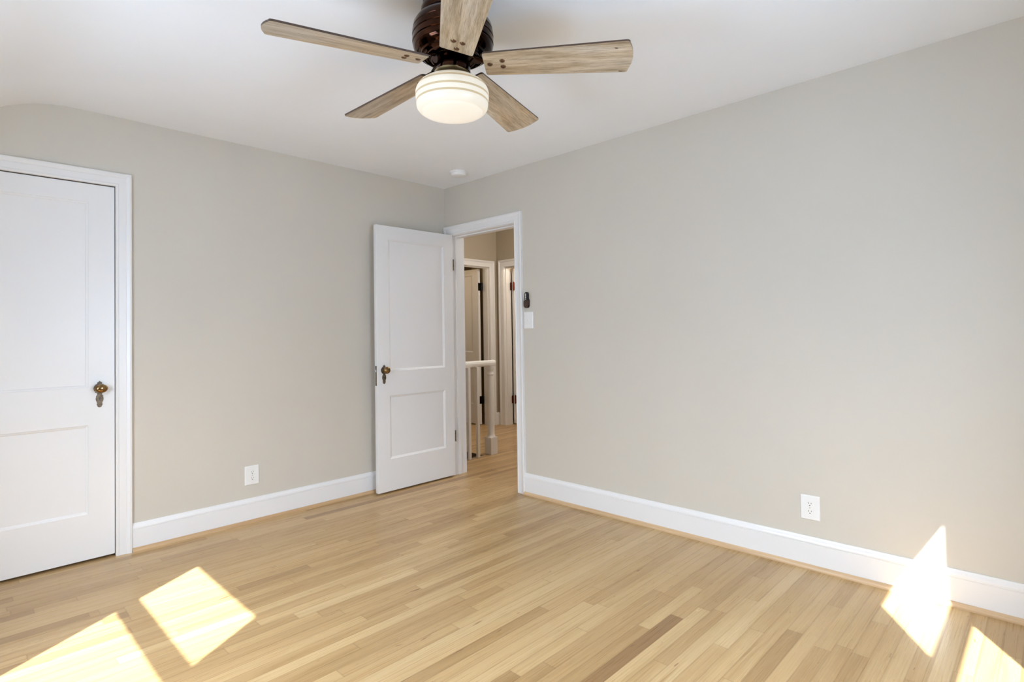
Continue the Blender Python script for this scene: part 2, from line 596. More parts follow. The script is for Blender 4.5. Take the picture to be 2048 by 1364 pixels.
    tag(o, 'pale natural oak strip floor running from the bedroom into the landing', 'floor', kind='structure')
build_floor()

# ------------------------------------------------------------------ walls and ceiling
T = 0.1435
DOOR_Y0, DOOR_Y1, DOOR_Z = -0.834, -0.0785, 2.032      # doorway in the right wall
CL_X0, CL_X1, CL_Z = -3.125, -2.361, 2.053             # closet doorway in the left wall

struct(MB().box(-3.8, CL_X0, 0, 0.12, 0, 2.6).box(CL_X1, 0.0, 0, 0.12, 0, 2.6).box(CL_X0, CL_X1, 0, 0.12, CL_Z, 2.6),
       'wall_left', M['wall'], 'greige wall with the closed white closet door', 'wall')
struct(MB().box(0, T, -ROOM_D - 0.15, DOOR_Y0, 0, 2.6).box(0, T, DOOR_Y1, 0.12, 0, 2.6).box(0, T, DOOR_Y0, DOOR_Y1, DOOR_Z, 2.6),
       'wall_right', M['wall'], 'long greige wall with the open doorway and a wall remote', 'wall')

def holed_wall(mb, a0, a1, z0, z1, o0, o1, oz0, oz1, put):
    put(mb, a0, o0, z0, z1); put(mb, o1, a1, z0, z1)
    put(mb, o0, o1, z0, oz0); put(mb, o0, o1, oz1, z1)
    return mb
wl = (WIN_LEFT['y0'] - 0.20, WIN_LEFT['y1'] + 0.06)
wr = (WIN_REAR['x0'] - 0.22, WIN_REAR['x1'] + 0.06)
WZ0 = 0.60
struct(holed_wall(MB(), -ROOM_D - 0.15, 0.0, 0, 2.6, wl[0], wl[1], WZ0, 1.885, lambda m, a, b, c, d: m.box(-ROOM_W - 0.15, -ROOM_W, a, b, c, d)),
       'wall_window_side', M['wall'], 'greige knee wall under the sloped ceiling with a sash window', 'wall')
struct(holed_wall(MB(), -ROOM_W, 0.0, 0, 2.6, wr[0], wr[1], WZ0, 2.04, lambda m, a, b, c, d: m.box(a, b, -ROOM_D - 0.15, -ROOM_D, c, d)),
       'wall_rear', M['wall'], 'greige wall facing the doorway with a narrow sash window', 'wall')

def build_ceiling():
    prof = [(0.0, H), (-2.53, H), (-2.585, H - 0.002), (-2.64, H - 0.008), (-2.70, H - 0.020), (-2.76, H - 0.040), (-2.81, H - 0.062), (-2.85, H - 0.084), (-2.90, H - 0.113), (-3.75, H - 0.113 - 0.85 * 0.58)]
    top = [(x, z + 0.12) for x, z in prof]
    poly = prof + top[::-1]
    mb = MB()
    mb.prism(poly, lambda a, b, d: (a, d, b), 0.0, -ROOM_D - 0.0)
    o = struct(mb, 'ceiling', M['ceiling'], 'white bedroom ceiling curving down into a slope over the closet', 'ceiling')
    for p in o.data.polygons:
        p.use_smooth = abs(p.normal.y) < 0.5
    try:
        o.data.set_sharp_from_angle(angle=math.radians(20))
    except Exception:
        pass
build_ceiling()

# closet behind the closed door
struct(MB().box(CL_X0 - 0.1, CL_X1 + 0.1, 0.5, 0.56, -0.001, 2.3).box(CL_X0 - 0.16, CL_X0 - 0.1, 0.12, 0.56, -0.001, 2.3).box(CL_X1 + 0.1, CL_X1 + 0.16, 0.12, 0.56, -0.001, 2.3).box(CL_X0 - 0.16, CL_X1 + 0.16, 0.12, 0.56, 2.3, 2.36),
       'wall_closet', M['dark'], 'dark inside walls of the closet behind its door', 'wall')

# landing beyond the doorway
HX, HY = 2.08, 1.5
D3 = (1.17, 1.945)        # doorway in the landing's far wall (x span)
D4 = (0.60, 1.36)         # doorway in the landing's end wall (y span)
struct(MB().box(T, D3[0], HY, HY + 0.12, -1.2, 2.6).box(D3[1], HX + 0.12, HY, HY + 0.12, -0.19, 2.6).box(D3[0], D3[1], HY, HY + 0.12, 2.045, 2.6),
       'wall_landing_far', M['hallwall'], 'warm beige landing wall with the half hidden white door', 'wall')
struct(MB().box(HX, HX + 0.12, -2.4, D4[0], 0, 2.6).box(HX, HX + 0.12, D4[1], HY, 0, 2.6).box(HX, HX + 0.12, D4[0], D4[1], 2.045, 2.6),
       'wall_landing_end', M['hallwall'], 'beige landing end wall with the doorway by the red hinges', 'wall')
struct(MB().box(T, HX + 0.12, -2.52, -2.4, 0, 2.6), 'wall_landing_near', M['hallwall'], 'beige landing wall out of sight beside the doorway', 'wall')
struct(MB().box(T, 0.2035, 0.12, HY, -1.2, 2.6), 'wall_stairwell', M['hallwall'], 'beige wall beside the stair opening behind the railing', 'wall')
struct(MB().box(T, HX + 0.12, -2.52, HY + 0.12, 2.59, 2.68), 'ceiling_landing', M['ceiling'], 'white ceiling over the landing', 'ceiling')
# rooms beyond the two landing doors
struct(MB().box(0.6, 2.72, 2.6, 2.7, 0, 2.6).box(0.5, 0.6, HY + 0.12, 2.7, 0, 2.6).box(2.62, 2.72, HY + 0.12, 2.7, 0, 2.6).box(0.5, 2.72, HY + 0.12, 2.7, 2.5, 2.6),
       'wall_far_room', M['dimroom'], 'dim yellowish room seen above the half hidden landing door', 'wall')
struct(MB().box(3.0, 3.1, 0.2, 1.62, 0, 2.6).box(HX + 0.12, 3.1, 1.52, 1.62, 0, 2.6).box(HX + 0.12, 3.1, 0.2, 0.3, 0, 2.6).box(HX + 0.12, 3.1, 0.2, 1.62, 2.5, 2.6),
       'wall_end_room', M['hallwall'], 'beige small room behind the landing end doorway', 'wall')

# ------------------------------------------------------------------ windows (behind the camera; the sun comes through them)
def build_window(name, axis, plane, a0, a1, g0, g1, rails, WZ1, label):
    """frame fills the wall opening; clear glass only where the rails leave it"""
    t = thing(name, label, 'window', (0, 0, 0), kind='structure')
    def put(mb, p0, p1, z0, z1, d0=0.0, d1=0.03):
        if axis == 'x':
            mb.box(plane - d1, plane - d0, p0, p1, z0, z1)
        else:
            mb.box(p0, p1, plane - d1, plane - d0, z0, z1)
    f = MB()
    put(f, a0, g0, WZ0, WZ1); put(f, g1, a1, WZ0, WZ1)
    (l0, l1), (u0, u1) = rails
    put(f, g0, g1, WZ0, l0); put(f, g0, g1, l1, u0); put(f, g0, g1, u1, WZ1)
    fo = f.build('window_frame', M['trim'], t)
    for z0, z1 in rails:
        pm = MB()
        put(pm, g0, g1, z0, z1, 0.013, 0.017)
        pm.build('window_pane', M['pane'], fo)
    s = MB()
    if axis == 'x':
        s.box(plane, plane + 0.03, a0 - 0.06, a1 + 0.06, WZ0 - 0.03, WZ0)
    else:
        s.box(a0 - 0.06, a1 + 0.06, plane, plane + 0.03, WZ0 - 0.03, WZ0)
    s.build('window_sill', M['trim'], t, bevel=0.004)
build_window('window_1', 'x', -ROOM_W, wl[0], wl[1], WIN_LEFT['y0'], WIN_LEFT['y1'], WIN_LEFT['rails'], 1.885, 'white sash window in the knee wall letting in the sun')
build_window('window_2', 'y', -ROOM_D, wr[0], wr[1], WIN_REAR['x0'], WIN_REAR['x1'], WIN_REAR['rails'], 2.04, 'narrow white sash window in the rear wall')

# ------------------------------------------------------------------ trim
def casing_prof(w):
    return [(0.0, 0.0), (0.0, 0.012), (0.004, 0.015), (0.012, 0.0155), (0.015, 0.0135), (w - 0.028, 0.0135), (w - 0.025, 0.0175), (w - 0.012, 0.023), (w - 0.003, 0.0225), (w, 0.019), (w, 0.0)]
def casing(name, frame, p0, p1, zt, w, label):
    """frame(p, z, d); opening from p0 to p1, head at zt; travel up the p1 side so that left of travel is the opening's outside"""
    path = [(p0, 0.0), (p0, zt), (p1, zt), (p1, 0.0)]
    prof = [(a, d) for a, d in casing_prof(w)]
    return struct(MB().sweep(prof, path, frame), name, M['trim'], label, 'door casing')
def jamb(name, frame, p0, p1, zt, depth, label, stop=0.06):
    """lining of a doorway: 12 mm boards with a stop"""
    mb = MB()
    t = 0.004
    prof = [(-t, 0.0), (0.0005, 0.0), (0.0005, depth), (-t, depth), (-t, stop + 0.035), (-t - 0.010, stop + 0.035), (-t - 0.010, stop), (-t, stop)]
    mb.sweep([(a, -d) for a, d in prof], [(p0, 0.0), (p0, zt), (p1, zt), (p1, 0.0)], frame)
    return struct(mb, name, M['trim'], label, 'door jamb')

# left-of-travel must be outside: going up at p0 with p0 < p1, left is -p: outside
FL = lambda p, z, d: (p, -d, z)                  # on the left wall (y = 0), d into the room
FR = lambda p, z, d: (-d, p, z)                  # on the right wall (x = 0)
casing('trim_1', FL, CL_X0, CL_X1, CL_Z, 0.075, 'white moulded casing round the closed closet door')
def right_casing():
    # the far leg runs into the corner, so it is a little narrower
    mb = MB()
    prof = casing_prof(0.0765)
    mb.sweep(prof, [(DOOR_Y0 - 0.003, 0.0), (DOOR_Y0 - 0.003, DOOR_Z), (DOOR_Y1, DOOR_Z), (DOOR_Y1, 0.0)], FR)
    return struct(mb, 'trim_2', M['trim'], 'white moulded casing round the open doorway to the landing', 'door casing')
right_casing()
jamb('trim_3', lambda p, z, d: (-d, p, z), DOOR_Y0, DOOR_Y1, DOOR_Z, T, 'white jamb lining inside the open doorway', 0.045)
FH = lambda p, z, d: (p, HY - d, z)
FE = lambda p, z, d: (HX - d, p, z)
casing('trim_4', FH, D3[0], D3[1], 2.045, 0.082, 'white casing round the landing door with black hinges')
jamb('trim_5', FH, D3[0], D3[1], 2.045, 0.12, 'white jamb beside the black hinged landing door', 0.02)
casing('trim_6', FE, D4[0], D4[1], 2.045, 0.092, 'white casing round the landing doorway with red hinges')
jamb('trim_7', FE, D4[0], D4[1], 2.045, 0.12, 'white jamb beside the red hinged landing door', 0.02)
# closet jamb coloured dark: the shade in the gap round the door edge
struct(MB().box(CL_X1 - 0.0005, CL_X1 + 0.002, 0.005, 0.10, 0, CL_Z).box(CL_X0 - 0.002, CL_X0 + 0.0005, 0.005, 0.10, 0, CL_Z).box(CL_X0, CL_X1, 0.005, 0.10, CL_Z - 0.0005, CL_Z + 0.002),
       'trim_8', M['dark'], 'gap lining coloured dark as shade round the closet door edge', 'door jamb')

BASE = [(0.0, 0.0), (0.015, 0.0), (0.015, 0.122), (0.0125, 0.1235), (0.0125, 0.125), (0.0165, 0.127), (0.0165, 0.134), (0.0145, 0.141), (0.009, 0.149), (0.006, 0.157), (0.0, 0.157)]
SHOE = [(0.0152, 0.0), (0.031, 0.0), (0.0305, 0.007), (0.028, 0.014), (0.023, 0.020), (0.0185, 0.0225), (0.0152, 0.0225)]
def run(name, prof, along, mat, label, cat):
    mb = MB()
    ax, p0, p1, base, sgn = along
    fn = (lambda a, b, d: (d, base + sgn * a, b)) if ax == 'x' else (lambda a, b, d: (base + sgn * a, d, b))
    mb.prism(prof, fn, p0, p1)
    return struct(mb, name, mat, label, cat)
run('baseboard_left', BASE, ('x', CL_X1 + 0.075, -0.0, 0.0, -1), M['trim'], 'white capped baseboard along the closet wall', 'baseboard')
run('baseboard_right', BASE, ('y', -ROOM_D, DOOR_Y0 - 0.0795, 0.0, -1), M['trim'], 'white capped baseboard along the long wall, sun on it', 'baseboard')
run('trim_9', SHOE, ('x', CL_X1 + 0.076, -0.0, 0.0, -1), M['shoe_x'], 'natural oak shoe moulding under the closet wall baseboard', 'shoe moulding')
run('trim_10', SHOE, ('y', -ROOM_D, DOOR_Y0 - 0.076, 0.0, -1), M['shoe_y'], 'natural oak shoe moulding under the long wall baseboard', 'shoe moulding')
run('baseboard_landing', BASE, ('y', D4[1] + 0.093, HY, HX, -1), M['trim'], 'short piece of white baseboard in the landing corner', 'baseboard')
run('baseboard_landing_far', BASE, ('x', D3[1] + 0.083, HX, HY, -1), M['trim'], 'tiny white baseboard end beside the black hinged door casing', 'baseboard')

# ------------------------------------------------------------------ doors
def panel_slab(w, h, thk, panels, rec=0.009, ring=0.014):
    """slab from (0,0) to (w,h), faces at d=0 and d=thk (local y); panels recessed on both faces"""
    mb = MB()
    xs = sorted({0, w} | {p[i] for p in panels for i in (0, 1)})
    zs = sorted({0, h} | {p[i] for p in panels for i in (2, 3)})
    for side in (0, 1):
        d0 = 0.0 if side == 0 else thk
        s = 1 if side == 0 else -1
        for i in range(len(xs) - 1):
            for k in range(len(zs) - 1):
                x0, x1, z0, z1 = xs[i], xs[i + 1], zs[k], zs[k + 1]
                inside = any(p[0] <= x0 + 1e-6 and x1 <= p[1] + 1e-6 and p[2] <= z0 + 1e-6 and z1 <= p[3] + 1e-6 for p in panels)
                if not inside:
                    mb.face([(x0, d0, z0), (x1, d0, z0), (x1, d0, z1), (x0, d0, z1)])
        for x0, x1, z0, z1 in panels:
            def R(i, dd):
                return [(x0 + i, d0 + s * dd, z0 + i), (x1 - i, d0 + s * dd, z0 + i), (x1 - i, d0 + s * dd, z1 - i), (x0 + i, d0 + s * dd, z1 - i)]
            rings = [R(0, 0), R(0.003, 0.003), R(ring * 0.6, 0.0045), R(ring, rec), ]
            for a, b in zip(rings, rings[1:]):
                for q in range(4):
                    q2 = (q + 1) % 4
                    mb.face([a[q], a[q2], b[q2], b[q]])
            mb.face(rings[-1])
    for i in range(len(xs) - 1):
        for z in (0, h):
            mb.face([(xs[i], 0, z), (xs[i + 1], 0, z), (xs[i + 1], thk, z), (xs[i], thk, z)])
    for k in range(len(zs) - 1):
        for x in (0, w):
            mb.face([(x, 0, zs[k]), (x, 0, zs[k + 1]), (x, thk, zs[k + 1]), (x, thk, zs[k])])
    return mb

def escutcheon(parent, x, ztop, y, facing, knob_w=0.031, knob_h=0.024):
    """ornate long plate with knob and keyhole; facing -1 means towards -y"""
    half = [(0.0, 0.0), (0.004, 0.006), (0.0105, 0.009), (0.0115, 0.013), (0.0100, 0.018), (0.0125, 0.0195), (0.0175, 0.0185), (0.0180, 0.0215), (0.0215, 0.026), (0.0265, 0.034),
            (0.0275, 0.043), (0.0255, 0.053), (0.0200, 0.060), (0.0210, 0.0635), (0.0185, 0.0650), (0.0120, 0.067), (0.0110, 0.073), (0.0120, 0.079), (0.0165, 0.0835), (0.0155, 0.088),
            (0.0172, 0.095), (0.0175, 0.102), (0.0155, 0.110), (0.0120, 0.118), (0.0110, 0.125), (0.0135, 0.1285), (0.0130, 0.1315), (0.0110, 0.134), (0.0095, 0.140), (0.0060, 0.1445), (0.0, 0.146)]
    poly = [(-w_, ztop - z) for w_, z in half] + [(w_, ztop - z) for w_, z in reversed(half[1:-1])]
    mb = MB().prism([(x + a, b) for a, b in poly], lambda a, b, d: (a, y + facing * d, b), 0.0, 0.003)
    p = mb.build('escutcheon_plate', M['plate'], parent, bevel=0.0007, seg=1)
    p['label'] = 'ornate antique brass backplate'
    kh = MB()
    zc = ztop - 0.0965
    kp = [(x + 0.0042 * math.cos(a), zc + 0.0042 * math.sin(a)) for a in [math.radians(-60 + 300 * i / 14) for i in range(15)]] + [(x - 0.0018, zc - 0.012), (x + 0.0018, zc - 0.012)]
    kh.prism(kp, lambda a, b, d: (a, y + facing * d, b), 0.0022, 0.0034)
    k = kh.build('keyhole', M['slot'], p)
    for zz in (ztop - 0.0095, ztop - 0.1375):
        s = MB().lathe([(0.0032, 0.0025), (0.0032, 0.0036), (0.0018, 0.0044), (0.0, 0.0046)], lambda a, b, h: (x + a, y + facing * h, zz + b), 12)
        s.build('plate_screw', M['plate'], p)
    zk = ztop - 0.0415
    f = lambda a, b, h: (x + a, y + facing * h, zk + b)
    mb = MB().lathe([(0.020, 0.002), (0.0205, 0.006), (0.017, 0.008), (0.0105, 0.011), (0.0095, 0.026), (0.012, 0.030)], f, 32)
    r = MB().lathe([(0.010, 0.028), (knob_h * 0.75, 0.032), (knob_h * 0.96, 0.038), (knob_h, 0.0435), (knob_h * 0.94, 0.049), (knob_h * 0.90, 0.0505), (knob_h * 0.76, 0.0555), (knob_h * 0.45, 0.059), (0.0, 0.060)], f, 40, sx=knob_w / knob_h)
    kn = r.build('door_knob', M['brass'], parent)
    kn['label'] = 'worn brass door knob'
    mb.build('knob_rose', M['plate'], kn)
    return p

# closed closet door
DW = CL_X1 - CL_X0 - 0.006
d1 = thing('door_1', 'closed white two panel closet door with brass knob', 'door', (CL_X0 + 0.003, 0.003, 0.0), kind='structure')
def local_panels(w, st):
    return [(st, w - st, 0.252, 0.730), (st, w - st, 0.934, 1.945)]
slab = panel_slab(DW, 2.034, 0.035, [(a, b, c - 0.010, d - 0.010) for a, b, c, d in local_panels(DW, 0.118)])
slab.build('door_slab', M['trim'], d1, loc=(0, 0, 0.014))
escutcheon(d1, -2.4325 - (CL_X0 + 0.003), 0.972, 0.0, -1)

# open bedroom door, standing at a right angle against the closet wall
OX0, OX1, OYF = -0.757, -0.012, -0.116
OW = OX1 - OX0
d2 = thing('door_2', 'open white two panel bedroom door swung against the closet wall', 'door', (OX0, OYF, 0.0), kind='structure')
slab = panel_slab(OW, 2.018, 0.035, [(a, b, c - 0.010, d - 0.010) for a, b, c, d in [(0.108, OW - 0.100, 0.252, 0.730), (0.108, OW - 0.100, 0.918, 1.925)]])
slab.build('door_slab', M['trim'], d2, bevel=0.0012, seg=1, loc=(0, 0, 0.012))
escutcheon(d2, 0.058, 0.972, 0.0, -1, 0.027, 0.027)
escutcheon(d2, 0.058, 0.972, 0.035, 1, 0.022, 0.022)
lp = MB().box(-0.0012, 0.0004, 0.0085, 0.0265, 0.815, 0.965).build('latch_plate', M['oldbrass'], d2, bevel=0.0004, seg=1)
lp['label'] = 'tarnished latch plate on the door edge'
MB().box(-0.006, 0.0, 0.012, 0.023, 0.918, 0.936).build('latch_bolt', M['silver'], lp, bevel=0.001, seg=1)
for zz in (0.337, 1.778):
    hb = MB().lathe([(0.0058, 0), (0.0058, 0.093)], lambda a, b, h: (OW + 0.0065 + a, 0.035 - 0.034 + b, zz - 0.046 + h), 16)
    hb.box(OW - 0.0002, OW + 0.0012, 0.001, 0.034, zz - 0.045, zz + 0.045)
    h = hb.build('hinge', M['oldbrass'], d2)
    h['label'] = 'brown tarnished brass hinge'

# landing door with black hinges, open into the dim room
d3 = thing('door_3', 'half hidden white landing door with black hinges', 'door', (1.868, 1.632, 0.0), kind='structure')
s3 = panel_slab(0.76, 2.02, 0.035, local_panels(0.76, 0.115))
s3.v = [(y, x, z) for x, y, z in s3.v]
s3.build('door_slab', M['trim'], d3, loc=(0, 0, 0.012))
for zz in (0.325, 1.80):
    hb = MB().box(0.0, 0.045, -0.003, -0.0005, zz - 0.05, zz + 0.05)
    hb.lathe([(0.008, 0), (0.008, 0.112)], lambda a, b, h: (0.050 + a, -0.010 + b, zz - 0.056 + h), 14)
    hb.box(0.055, 0.078, -0.006, -0.004, zz - 0.05, zz + 0.05)
    hb.build('hinge', M['blackmetal'], d3)['label'] = 'black iron hinge'

# door of the end room, with copper-red hinges
d4 = thing('door_4', 'white landing end door edge with red hinges', 'door', (2.212, 1.3465, 0.0), kind='structure')
s4 = panel_slab(0.72, 2.02, 0.035, local_panels(0.72, 0.11))
s4.v = [(x, -y, z) for x, y, z in s4.v]
s4.build('door_slab', M['trim'], d4, loc=(0, 0, 0.012))
for zz in (0.325, 1.80):
    hb = MB().box(0.0, 0.034, -0.0385, -0.0355, zz - 0.05, zz + 0.05)
    hb.lathe([(0.007, 0), (0.007, 0.115)], lambda a, b, h: (-0.008 + a, -0.036 + b, zz - 0.0575 + h), 14)
    hb.box(-0.036, -0.012, -0.0005, -0.0030, zz - 0.05, zz + 0.05)
    hb.build('hinge', M['redmetal'], d4)['label'] = 'copper red hinge'

# ------------------------------------------------------------------ stairs and railing on the landing
stt = thing('staircase', 'red-brown wooden stairs going down behind the white railing', 'stairs', (0.2035, STAIR[2], 0.0), kind='structure')
for i in range(6):
    MB().box(0.0, STAIR[1] - 0.2035, 0.02 + i * 0.24, 0.30 + i * 0.24, -0.19 * (i + 1) - 0.03, -0.19 * (i + 1)).build('stair_tread', M['redwood'], stt, bevel=0.006)
MB().box(STAIR[1] - 0.2035, STAIR[1] - 0.2035 + 0.02, 0.0, STAIR[3] - STAIR[2], -1.3, -0.19).build('stair_side', M['redwood'], stt)
MB().box(0.0, STAIR[1] - 0.2035, -0.02, 0.0, -1.3, -0.19).build('stair_riser', M['redwood'], stt)

rl = thing('stair_railing', 'white turned stair railing seen through the open doorway', 'railing', (0.787, 0.285, 0.0))
npst = MB()
b = 0.0455
npst.prism([(-b, -b), (b, -b), (b, b), (-b, b)], lambda a, c, d: (a, c, d), 0.0, 0.168)
nb = npst.build('newel_base', M['trim'], rl, bevel=0.002)
npost = MB().lathe([(0.0455, 0.168), (0.040, 0.178), (0.036, 0.186), (0.0355, 0.20), (0.034, 0.45), (0.030, 0.70), (0.0285, 0.775), (0.033, 0.782), (0.034, 0.790), (0.030, 0.797), (0.029, 0.82), (0.034, 0.832), (0.036, 0.845), (0.037, 0.868)], None, 32)
npost.build('newel_post', M['trim'], rl)
hr = MB()
hprof = [(-0.026, 0.868), (0.026, 0.868), (0.030, 0.880), (0.031, 0.900), (0.026, 0.917), (0.014, 0.927), (-0.014, 0.927), (-0.026, 0.917), (-0.031, 0.900), (-0.030, 0.880)]
hr.prism(hprof, lambda a, c, d: (d, a, c), -0.5835, 0.052)
hr.build('handrail', M['trim'], rl, bevel=0.002)
for i, bx in enumerate((0.588, 0.476, 0.364, 0.252)):
    MB().box(bx - 0.787 - 0.0145, bx - 0.787 + 0.0145, -0.040, -0.011, 0.0, 0.868).build('baluster', M['trim'], rl, bevel=0.0015, seg=1)

# ------------------------------------------------------------------ small wall fittings
def rounded(w, h, r, n=5):
    pts = []
    for cx, cy, a0 in ((w / 2 - r, h / 2 - r, 0), (-w / 2 + r, h / 2 - r, 90), (-w / 2 + r, -h / 2 + r, 180), (w / 2 - r, -h / 2 + r, 270)):
        for i in range(n + 1):
            a = math.radians(a0 + 90 * i / n)
            pts.append((cx + r * math.cos(a), cy + r * math.sin(a)))
    return pts

def cover_plate(parent, w, h):
    """plate in the local x-z plane, towards -y"""
    mb = MB()
    o1, o2, o3 = rounded(w, h, 0.004), rounded(w - 0.003, h - 0.003, 0.004), rounded(w - 0.009, h - 0.009, 0.003)
    L = [(o1, 0.0), (o1, 0.0025), (o2, 0.0042), (o3, 0.0058)]
    for (a, da), (b_, db) in zip(L, L[1:]):
        n = len(a)
        for i in range(n):
            j = (i + 1) % n
            mb.face([(a[i][0], -da, a[i][1]), (a[j][0], -da, a[j][1]), (b_[j][0], -db, b_[j][1]), (b_[i][0], -db, b_[i][1])])
    mb.face([(p[0], -0.0058, p[1]) for p in o3])
    mb.face([(p[0], 0.0, p[1]) for p in reversed(o1)])
    return mb.build('cover_plate', M['plastic'], parent)

def outlet(label, loc, rz):
    t = thing('wall_outlet', label, 'outlet', loc, (0, 0, rz), group='white duplex wall outlets')
    cover_plate(t, 0.090, 0.122)
    for zc in (0.0195, -0.0195):
        pts = []
        for i in range(40):
            a = 2 * PI * i / 40
            x, z = 0.0172 * math.cos(a), 0.0172 * math.sin(a)
            pts.append((x, max(-0.0142, min(0.0142, z)) + zc))
        s = MB().prism(pts, lambda a, c, d: (a, -d, c), 0.0045, 0.0075).build('socket', M['plastic'], t, bevel=0.0006, seg=1)
        g = MB()
        g.box(-0.0075, -0.0053, -0.0078, -0.0070, zc - 0.001, zc + 0.0078)
        g.box(0.0053, 0.0075, -0.0078, -0.0070, zc + 0.0002, zc + 0.0070)
        g.prism([(0.0027 * math.cos(a), zc - 0.0072 + 0.0027 * math.sin(a)) for a in [2 * PI * i / 14 for i in range(14)]], lambda a, c, d: (a, -d, c), 0.0070, 0.0078)
        g.build('socket_slots', M['slot'], s)
    c = MB().lathe([(0.0030, 0.005), (0.0030, 0.0064), (0.0, 0.0068)], lambda a, b_, h: (a, -h, b_), 14)
    c.build('plate_screw', M['silver'], t)
    return t
outlet('white duplex outlet on the closet wall left of the open door', (-1.627, 0.0, 0.302), 0)
outlet('white duplex outlet low on the long wall near the sun patch', (0.0, -2.857, 0.3005), -PI / 2)

sw = thing('light_switch', 'white toggle light switch beside the doorway, under the dark remote', 'switch', (0.0, -0.966, 1.289), (0, 0, -PI / 2))
cover_plate(sw, 0.090, 0.124)
tg = MB().box(-0.0052, 0.0052, -0.0066, -0.005, -0.012, 0.012).build('toggle_slot', M['plastic'], sw, bevel=0.0006, seg=1)
MB().prism([(-0.0055, 0.004), (-0.0055, -0.006), (-0.018, 0.004), (-0.017, 0.0085)], lambda a, c, d: (d, a, c), -0.0037, 0.0037).build('toggle', M['plastic'], sw, bevel=0.0008, seg=1)
for zz in (0.030, -0.030):
    MB().lathe([(0.0028, 0.005), (0.0028, 0.0063), (0.0, 0.0066)], lambda a, b_, h: (a, -h, zz + b_), 12).build('plate_screw', M['plastic'], sw)

hd = thing('remote_holder', 'brown wall cradle holding the dark fan remote by the doorway', 'remote holder', (0.0, -0.9575, 1.438), (0, 0, -PI / 2))
cr = MB().prism([(a, c - 0.022) for a, c in rounded(0.044, 0.072, 0.020, 8)], lambda a, c, d: (a, -d, c), 0.0, 0.004)
cr.build('back_plate', M['brownp'], hd, bevel=0.001, seg=1)
pk = [(a, c) for a, c in rounded(0.044, 0.110, 0.021, 8)]
pk = [(a, max(-0.060, min(c - 0.004, -0.004))) for a, c in pk]
fr = MB().prism([(a, c) for a, c in pk], lambda a, c, d: (a, -d, c), 0.0185, 0.0215)
fr.build('front_lip', M['brownp'], hd, bevel=0.001, seg=1)
sd_ = MB().box(-0.022, -0.0195, -0.019, -0.003, -0.040, -0.006).box(0.0195, 0.022, -0.019, -0.003, -0.040, -0.006).box(-0.012, 0.012, -0.0190, -0.003, -0.0585, -0.0560)
sd_.build('side_wall', M['brownp'], hd)
rm = thing('remote_control', 'dark slim fan remote with four pale buttons in its wall cradle', 'remote', (0.0, -0.9575, 1.438), (0, 0, -PI / 2))
MB().prism([(a, c + 0.003) for a, c in rounded(0.037, 0.114, 0.018, 8)], lambda a, c, d: (a, -d, c), 0.0045, 0.0178).build('remote_body', M['black'], rm, bevel=0.002)
for zz in (0.043, 0.031, 0.019, 0.007):
    MB().lathe([(0.0042, 0.0172), (0.0042, 0.0190), (0.0030, 0.0196), (0.0, 0.0198)], lambda a, b_, h: (a - 0.004, -h, zz + b_), 14).build('button', M['plastic'], rm)

dt = thing('smoke_detector', 'round white smoke detector on the ceiling near the corner', 'smoke detector', (-0.243, -0.476, H))
MB().lathe([(0.066, 0.0), (0.0665, -0.008), (0.0665, -0.011), (0.062, -0.0115), (0.062, -0.014)][::-1], None, 48).build('mounting_base', M['plastic'], dt)
MB().lathe([(0.059, -0.014), (0.0585, -0.024), (0.054, -0.031), (0.046, -0.0345), (0.018, -0.036), (0.0, -0.036)][::-1], None, 48).build('detector_body', M['plastic'], dt)

# ------------------------------------------------------------------ ceiling fan
FX, FY = -1.700, -2.157
fan = thing('ceiling_fan', 'bronze five blade ceiling fan with weathered wood blades and lit banded glass', 'ceiling fan', (FX, FY, H))
def z(v): return v - H
MB().lathe([(0.0, z(2.395)), (0.118, z(2.395)), (0.120, z(2.402)), (0.119, z(2.42)), (0.110, z(2.436)), (0.112, z(2.446)), (0.112, z(2.4479))], None, 56).build('ceiling_canopy', M['bronze'], fan)
hs = [(0.070, 2.234), (0.079, 2.2345), (0.080, 2.231), (0.085, 2.231), (0.086, 2.238), (0.094, 2.239), (0.096, 2.235), (0.102, 2.236), (0.104, 2.243), (0.112, 2.246), (0.114, 2.243), (0.121, 2.246), (0.124, 2.253), (0.131, 2.257), (0.134, 2.255), (0.1425, 2.262), (0.148, 2.272), (0.1515, 2.285),
      (0.1490, 2.287), (0.1490, 2.2905), (0.1525, 2.293), (0.1530, 2.310), (0.1500, 2.3125), (0.1500, 2.3155), (0.1530, 2.318), (0.1525, 2.335), (0.1490, 2.3375), (0.1490, 2.3405), (0.1505, 2.343), (0.1475, 2.360), (0.1385, 2.375), (0.124, 2.386), (0.117, 2.396)]
mh = MB().lathe([(r, z(h)) for r, h in hs], None, 72).build('motor_housing', M['bronze'], fan)
MB().lathe([(0.062, z(2.180)), (0.0645, z(2.183)), (0.0640, z(2.199)), (0.0615, z(2.200)), (0.0615, z(2.203)), (0.0640, z(2.204)), (0.0630, z(2.218)), (0.060, z(2.224)), (0.060, z(2.236))], None, 48).build('switch_housing', M['bronze'], fan)
fit = MB().lathe([(0.0775, z(2.1525)), (0.0775, z(2.158)), (0.075, z(2.163)), (0.0695, z(2.172)), (0.0672, z(2.180)), (0.0665, z(2.185))], None, 48).build('light_fitter', M['gold'], fan)
MB().lathe([(0.004, 0.0), (0.004, 0.010), (0.0, 0.011)], lambda a, b_, h: (0.075 * math.cos(-1.95) + h * math.cos(-1.95) + a * math.sin(-1.95), 0.075 * math.sin(-1.95) + h * math.sin(-1.95) - a * math.cos(-1.95), z(2.152) + b_), 12).build('thumb_screw', M['gold'], fit)
